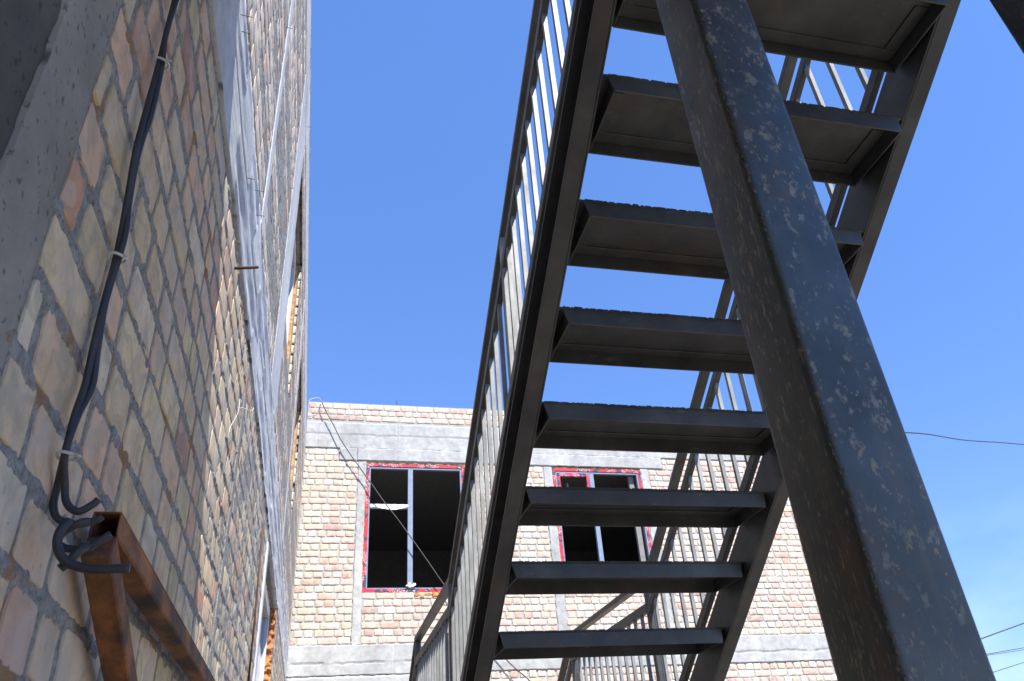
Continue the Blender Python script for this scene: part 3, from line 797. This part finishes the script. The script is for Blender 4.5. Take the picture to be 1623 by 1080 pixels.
pb_ = [(p[0]+.0035+.003*math.sin(i*1.7), p[1]+.0065*math.cos(i*1.1)+.003, p[2]+.002) for i, p in enumerate(path)]
m_ = MB(); m_.tube(smooth_path(pb_+B[1:]), .0047, 12); m_.build('cable', M_CABLE, CB, smooth=True)
m_ = MB(); m_.tube(smooth_path([(-.285, 1.026, .352), (-.293, 1.02, 0.347), (-.308, 1.02, 0.335), (-.311, 1.02, 0.323), (-.303, 1.02, 0.3165), (-.290, 1.02, .3145), (-.276, 1.02, 0.317), (-.254, 1.02, 0.334)]), .0047, 12); m_.build('cable', M_CABLE, CB, smooth=True)
m_ = MB(); m_.tube(smooth_path([(-.300, 1.005, .345), (-.306, 1.0, 0.330), (-.305, 1.0, 0.313), (-.296, 1.0, 0.298), (-.284, 1.0, 0.290), (-.259, 1.0, 0.2845), (-.221, 1.0, 0.286)]), .0055, 12); m_.build('cable', M_CABLE, CB, smooth=True)
m_ = MB(); m_.tube(smooth_path([(-.276, 1.03, .322), (-.281, 1.012, 0.313), (-.291, 1.01, .297), (-.299, 1.01, 0.288)]), .0055, 12); m_.build('cable', M_CABLE, CB, smooth=True)
for (y, z) in ((.962, 1.135), (.994, .740), (1.000, .428)):
    m_ = MB(); pts = [(-.319+.0125*math.cos(a), y+.0125*math.sin(a)+.002, z+.0015*math.sin(2*a)) for a in np.linspace(0, 2*math.pi, 17)]
    m_.tube(pts, .0022, 6, caps=False)
    m_.tube([(-.311, y-.006, z), (-.300, y-.012, z-.006)], .0018, 6)
    m_.build('cable_tie', M_TIE, CB, smooth=True)

# ------------------------------------------------------------------ rusty bracket
RB = empty('wall_bracket', (-.30, 1.15, .39))
tag(RB, 'rusty orange square tube bracket low on the near brick wall beside curled cable ends', 'bracket')
def hollow(mb, x0, x1, z0, z1, y0, y1, t=.003):
    mb.box(x0, x1, y0, y1, z0, z0+t); mb.box(x0, x1, y0, y1, z1-t, z1)
    mb.box(x0, x0+t, y0, y1, z0+t+.0002, z1-t-.0002); mb.box(x1-t, x1, y0, y1, z0+t+.0002, z1-t-.0002)
m_ = MB(); hollow(m_, -.317, -.279, .372, .411, 1.155, 2.7); m_.build('arm', M_RUST, RB, bevel=.0015)
d = Vector((.0, .31, -.135)).normalized(); up = Vector((0, .135, .31)).normalized(); side_v = Vector((1, 0, 0))
m_ = MB(); s0 = Vector((-.297, 1.155, .372)); pts = []
for q in (s0-d*.004, s0+d*.9):
    for a, b in ((-.019, -.036), (.019, -.036), (.019, 0), (-.019, 0)): pts.append(q+side_v*a+up*b)
m_.hexa(pts); m_.build('brace', M_RUST, RB, bevel=.0025)
m_ = MB(); m_.tube([s0+d*.01+Vector((.0, 0, -.0365)), s0+d*.9+Vector((0, 0, -.0365))], .0012, 6); m_.build('weld_seam', m_plain('seam', (.25, .22, .2), .6, .3), RB)

# ------------------------------------------------------------------ wires
def wire(name, pts, r_, m, label, cat, group=None, sub=8):
    m_ = MB(); m_.tube(smooth_path(pts, sub), r_, 6); o = m_.build(name, m, smooth=True); tag(o, label, cat, group); return o
wire('hanging_wire', [(-.138, 11.15, 5.86), (-.138, 11.11, 5.785), (-.056, 11.11, 5.604), (.063, 11.11, 5.388), (.182, 11.11, 5.154), (.352, 11.11, 4.888), (.537, 11.11, 4.627), (.719, 11.11, 4.37), (.897, 11.11, 4.117), (1.073, 11.11, 3.89), (1.26, 11.11, 3.63), (1.451, 11.11, 3.359), (1.602, 11.11, 3.139), (1.742, 11.11, 2.939), (2.16, 11.11, 2.40), (2.574, 11.11, 1.926), (2.7, 11.11, 1.8), (2.91, 11.11, 1.616), (3.3, 11.11, 1.2), (3.6, 11.13, .4)], .008, M_WIRE,
     'thin dark wire hanging down the far brick wall across the left window', 'wire')
wire('loose_wire', [(-.34, 11.05, 5.75), (-.30, 11.05, 5.79), (-.265, 11.05, 5.804), (-.189, 11.05, 5.814), (-.15, 11.08, 5.80), (-.128, 11.10, 5.762)], .004, M_WIREW,
     'short pale wire looped at the top corner of the far brick wall', 'wire')
UPL = empty('utility_pole', (27.0, 20.0, GZ)); tag(UPL, 'slim utility pole beyond the right edge carrying the wires', 'pole')
m_ = MB(); m_.tube([(27.0, 20, GZ), (27.0, 20, 10.4)], .13, 12); m_.build('pole_shaft', M_CON, UPL, smooth=True)
m_ = MB(); m_.box(26.0, 28.4, 19.95, 20.05, 9.55, 9.65); m_.build('crossarm', M_STEEL, UPL)
wire('overhead_wire', [(8.5, 11.5, 5.75), (11.424, 12.0, 6.144), (14.862, 14.0, 7.032), (18.985, 16.067, 8.008), (28.2, 20.0, 9.66)], .014, M_WIRE, 'highest overhead wire, alone in the clear sky right of the post', 'wire', 'overhead wires')
wire('overhead_wire', [(8.55, 11.8, 1.5), (9.711, 12.0, 1.781), (13.841, 14.6, 2.651), (16.578, 16.067, 3.236), (25.587, 20.0, 5.194), (26.9, 20, 5.6)], .014, M_WIRE, 'dark steeply rising overhead wire just above the pale pair of wires', 'wire', 'overhead wires')
wire('overhead_wire', [(8.55, 11.8, 1.45), (9.698, 12.0, 1.746), (13.99, 14.778, 2.363), (16.299, 16.067, 2.682), (24.726, 20.0, 3.808), (26.9, 20, 4.2)], .008, M_WIRE, 'upper one of the close pair of thin overhead wires', 'wire', 'overhead wires')
wire('overhead_wire', [(8.55, 11.8, 1.42), (9.688, 12.0, 1.722), (13.979, 14.778, 2.338), (16.281, 16.067, 2.640), (24.692, 20.0, 3.74), (26.9, 20, 4.1)], .006, M_WIRE, 'lower one of the close pair of thin overhead wires', 'wire', 'overhead wires')
wire('overhead_wire', [(8.55, 11.8, 1.0), (9.505, 12.0, 1.255), (14.27, 15.044, 2.047), (16.139, 16.067, 2.365), (24.772, 20.0, 3.882), (26.9, 20, 4.0)], .008, M_WIRE, 'lowest overhead wire, near the bottom right of the sky', 'wire', 'overhead wires')
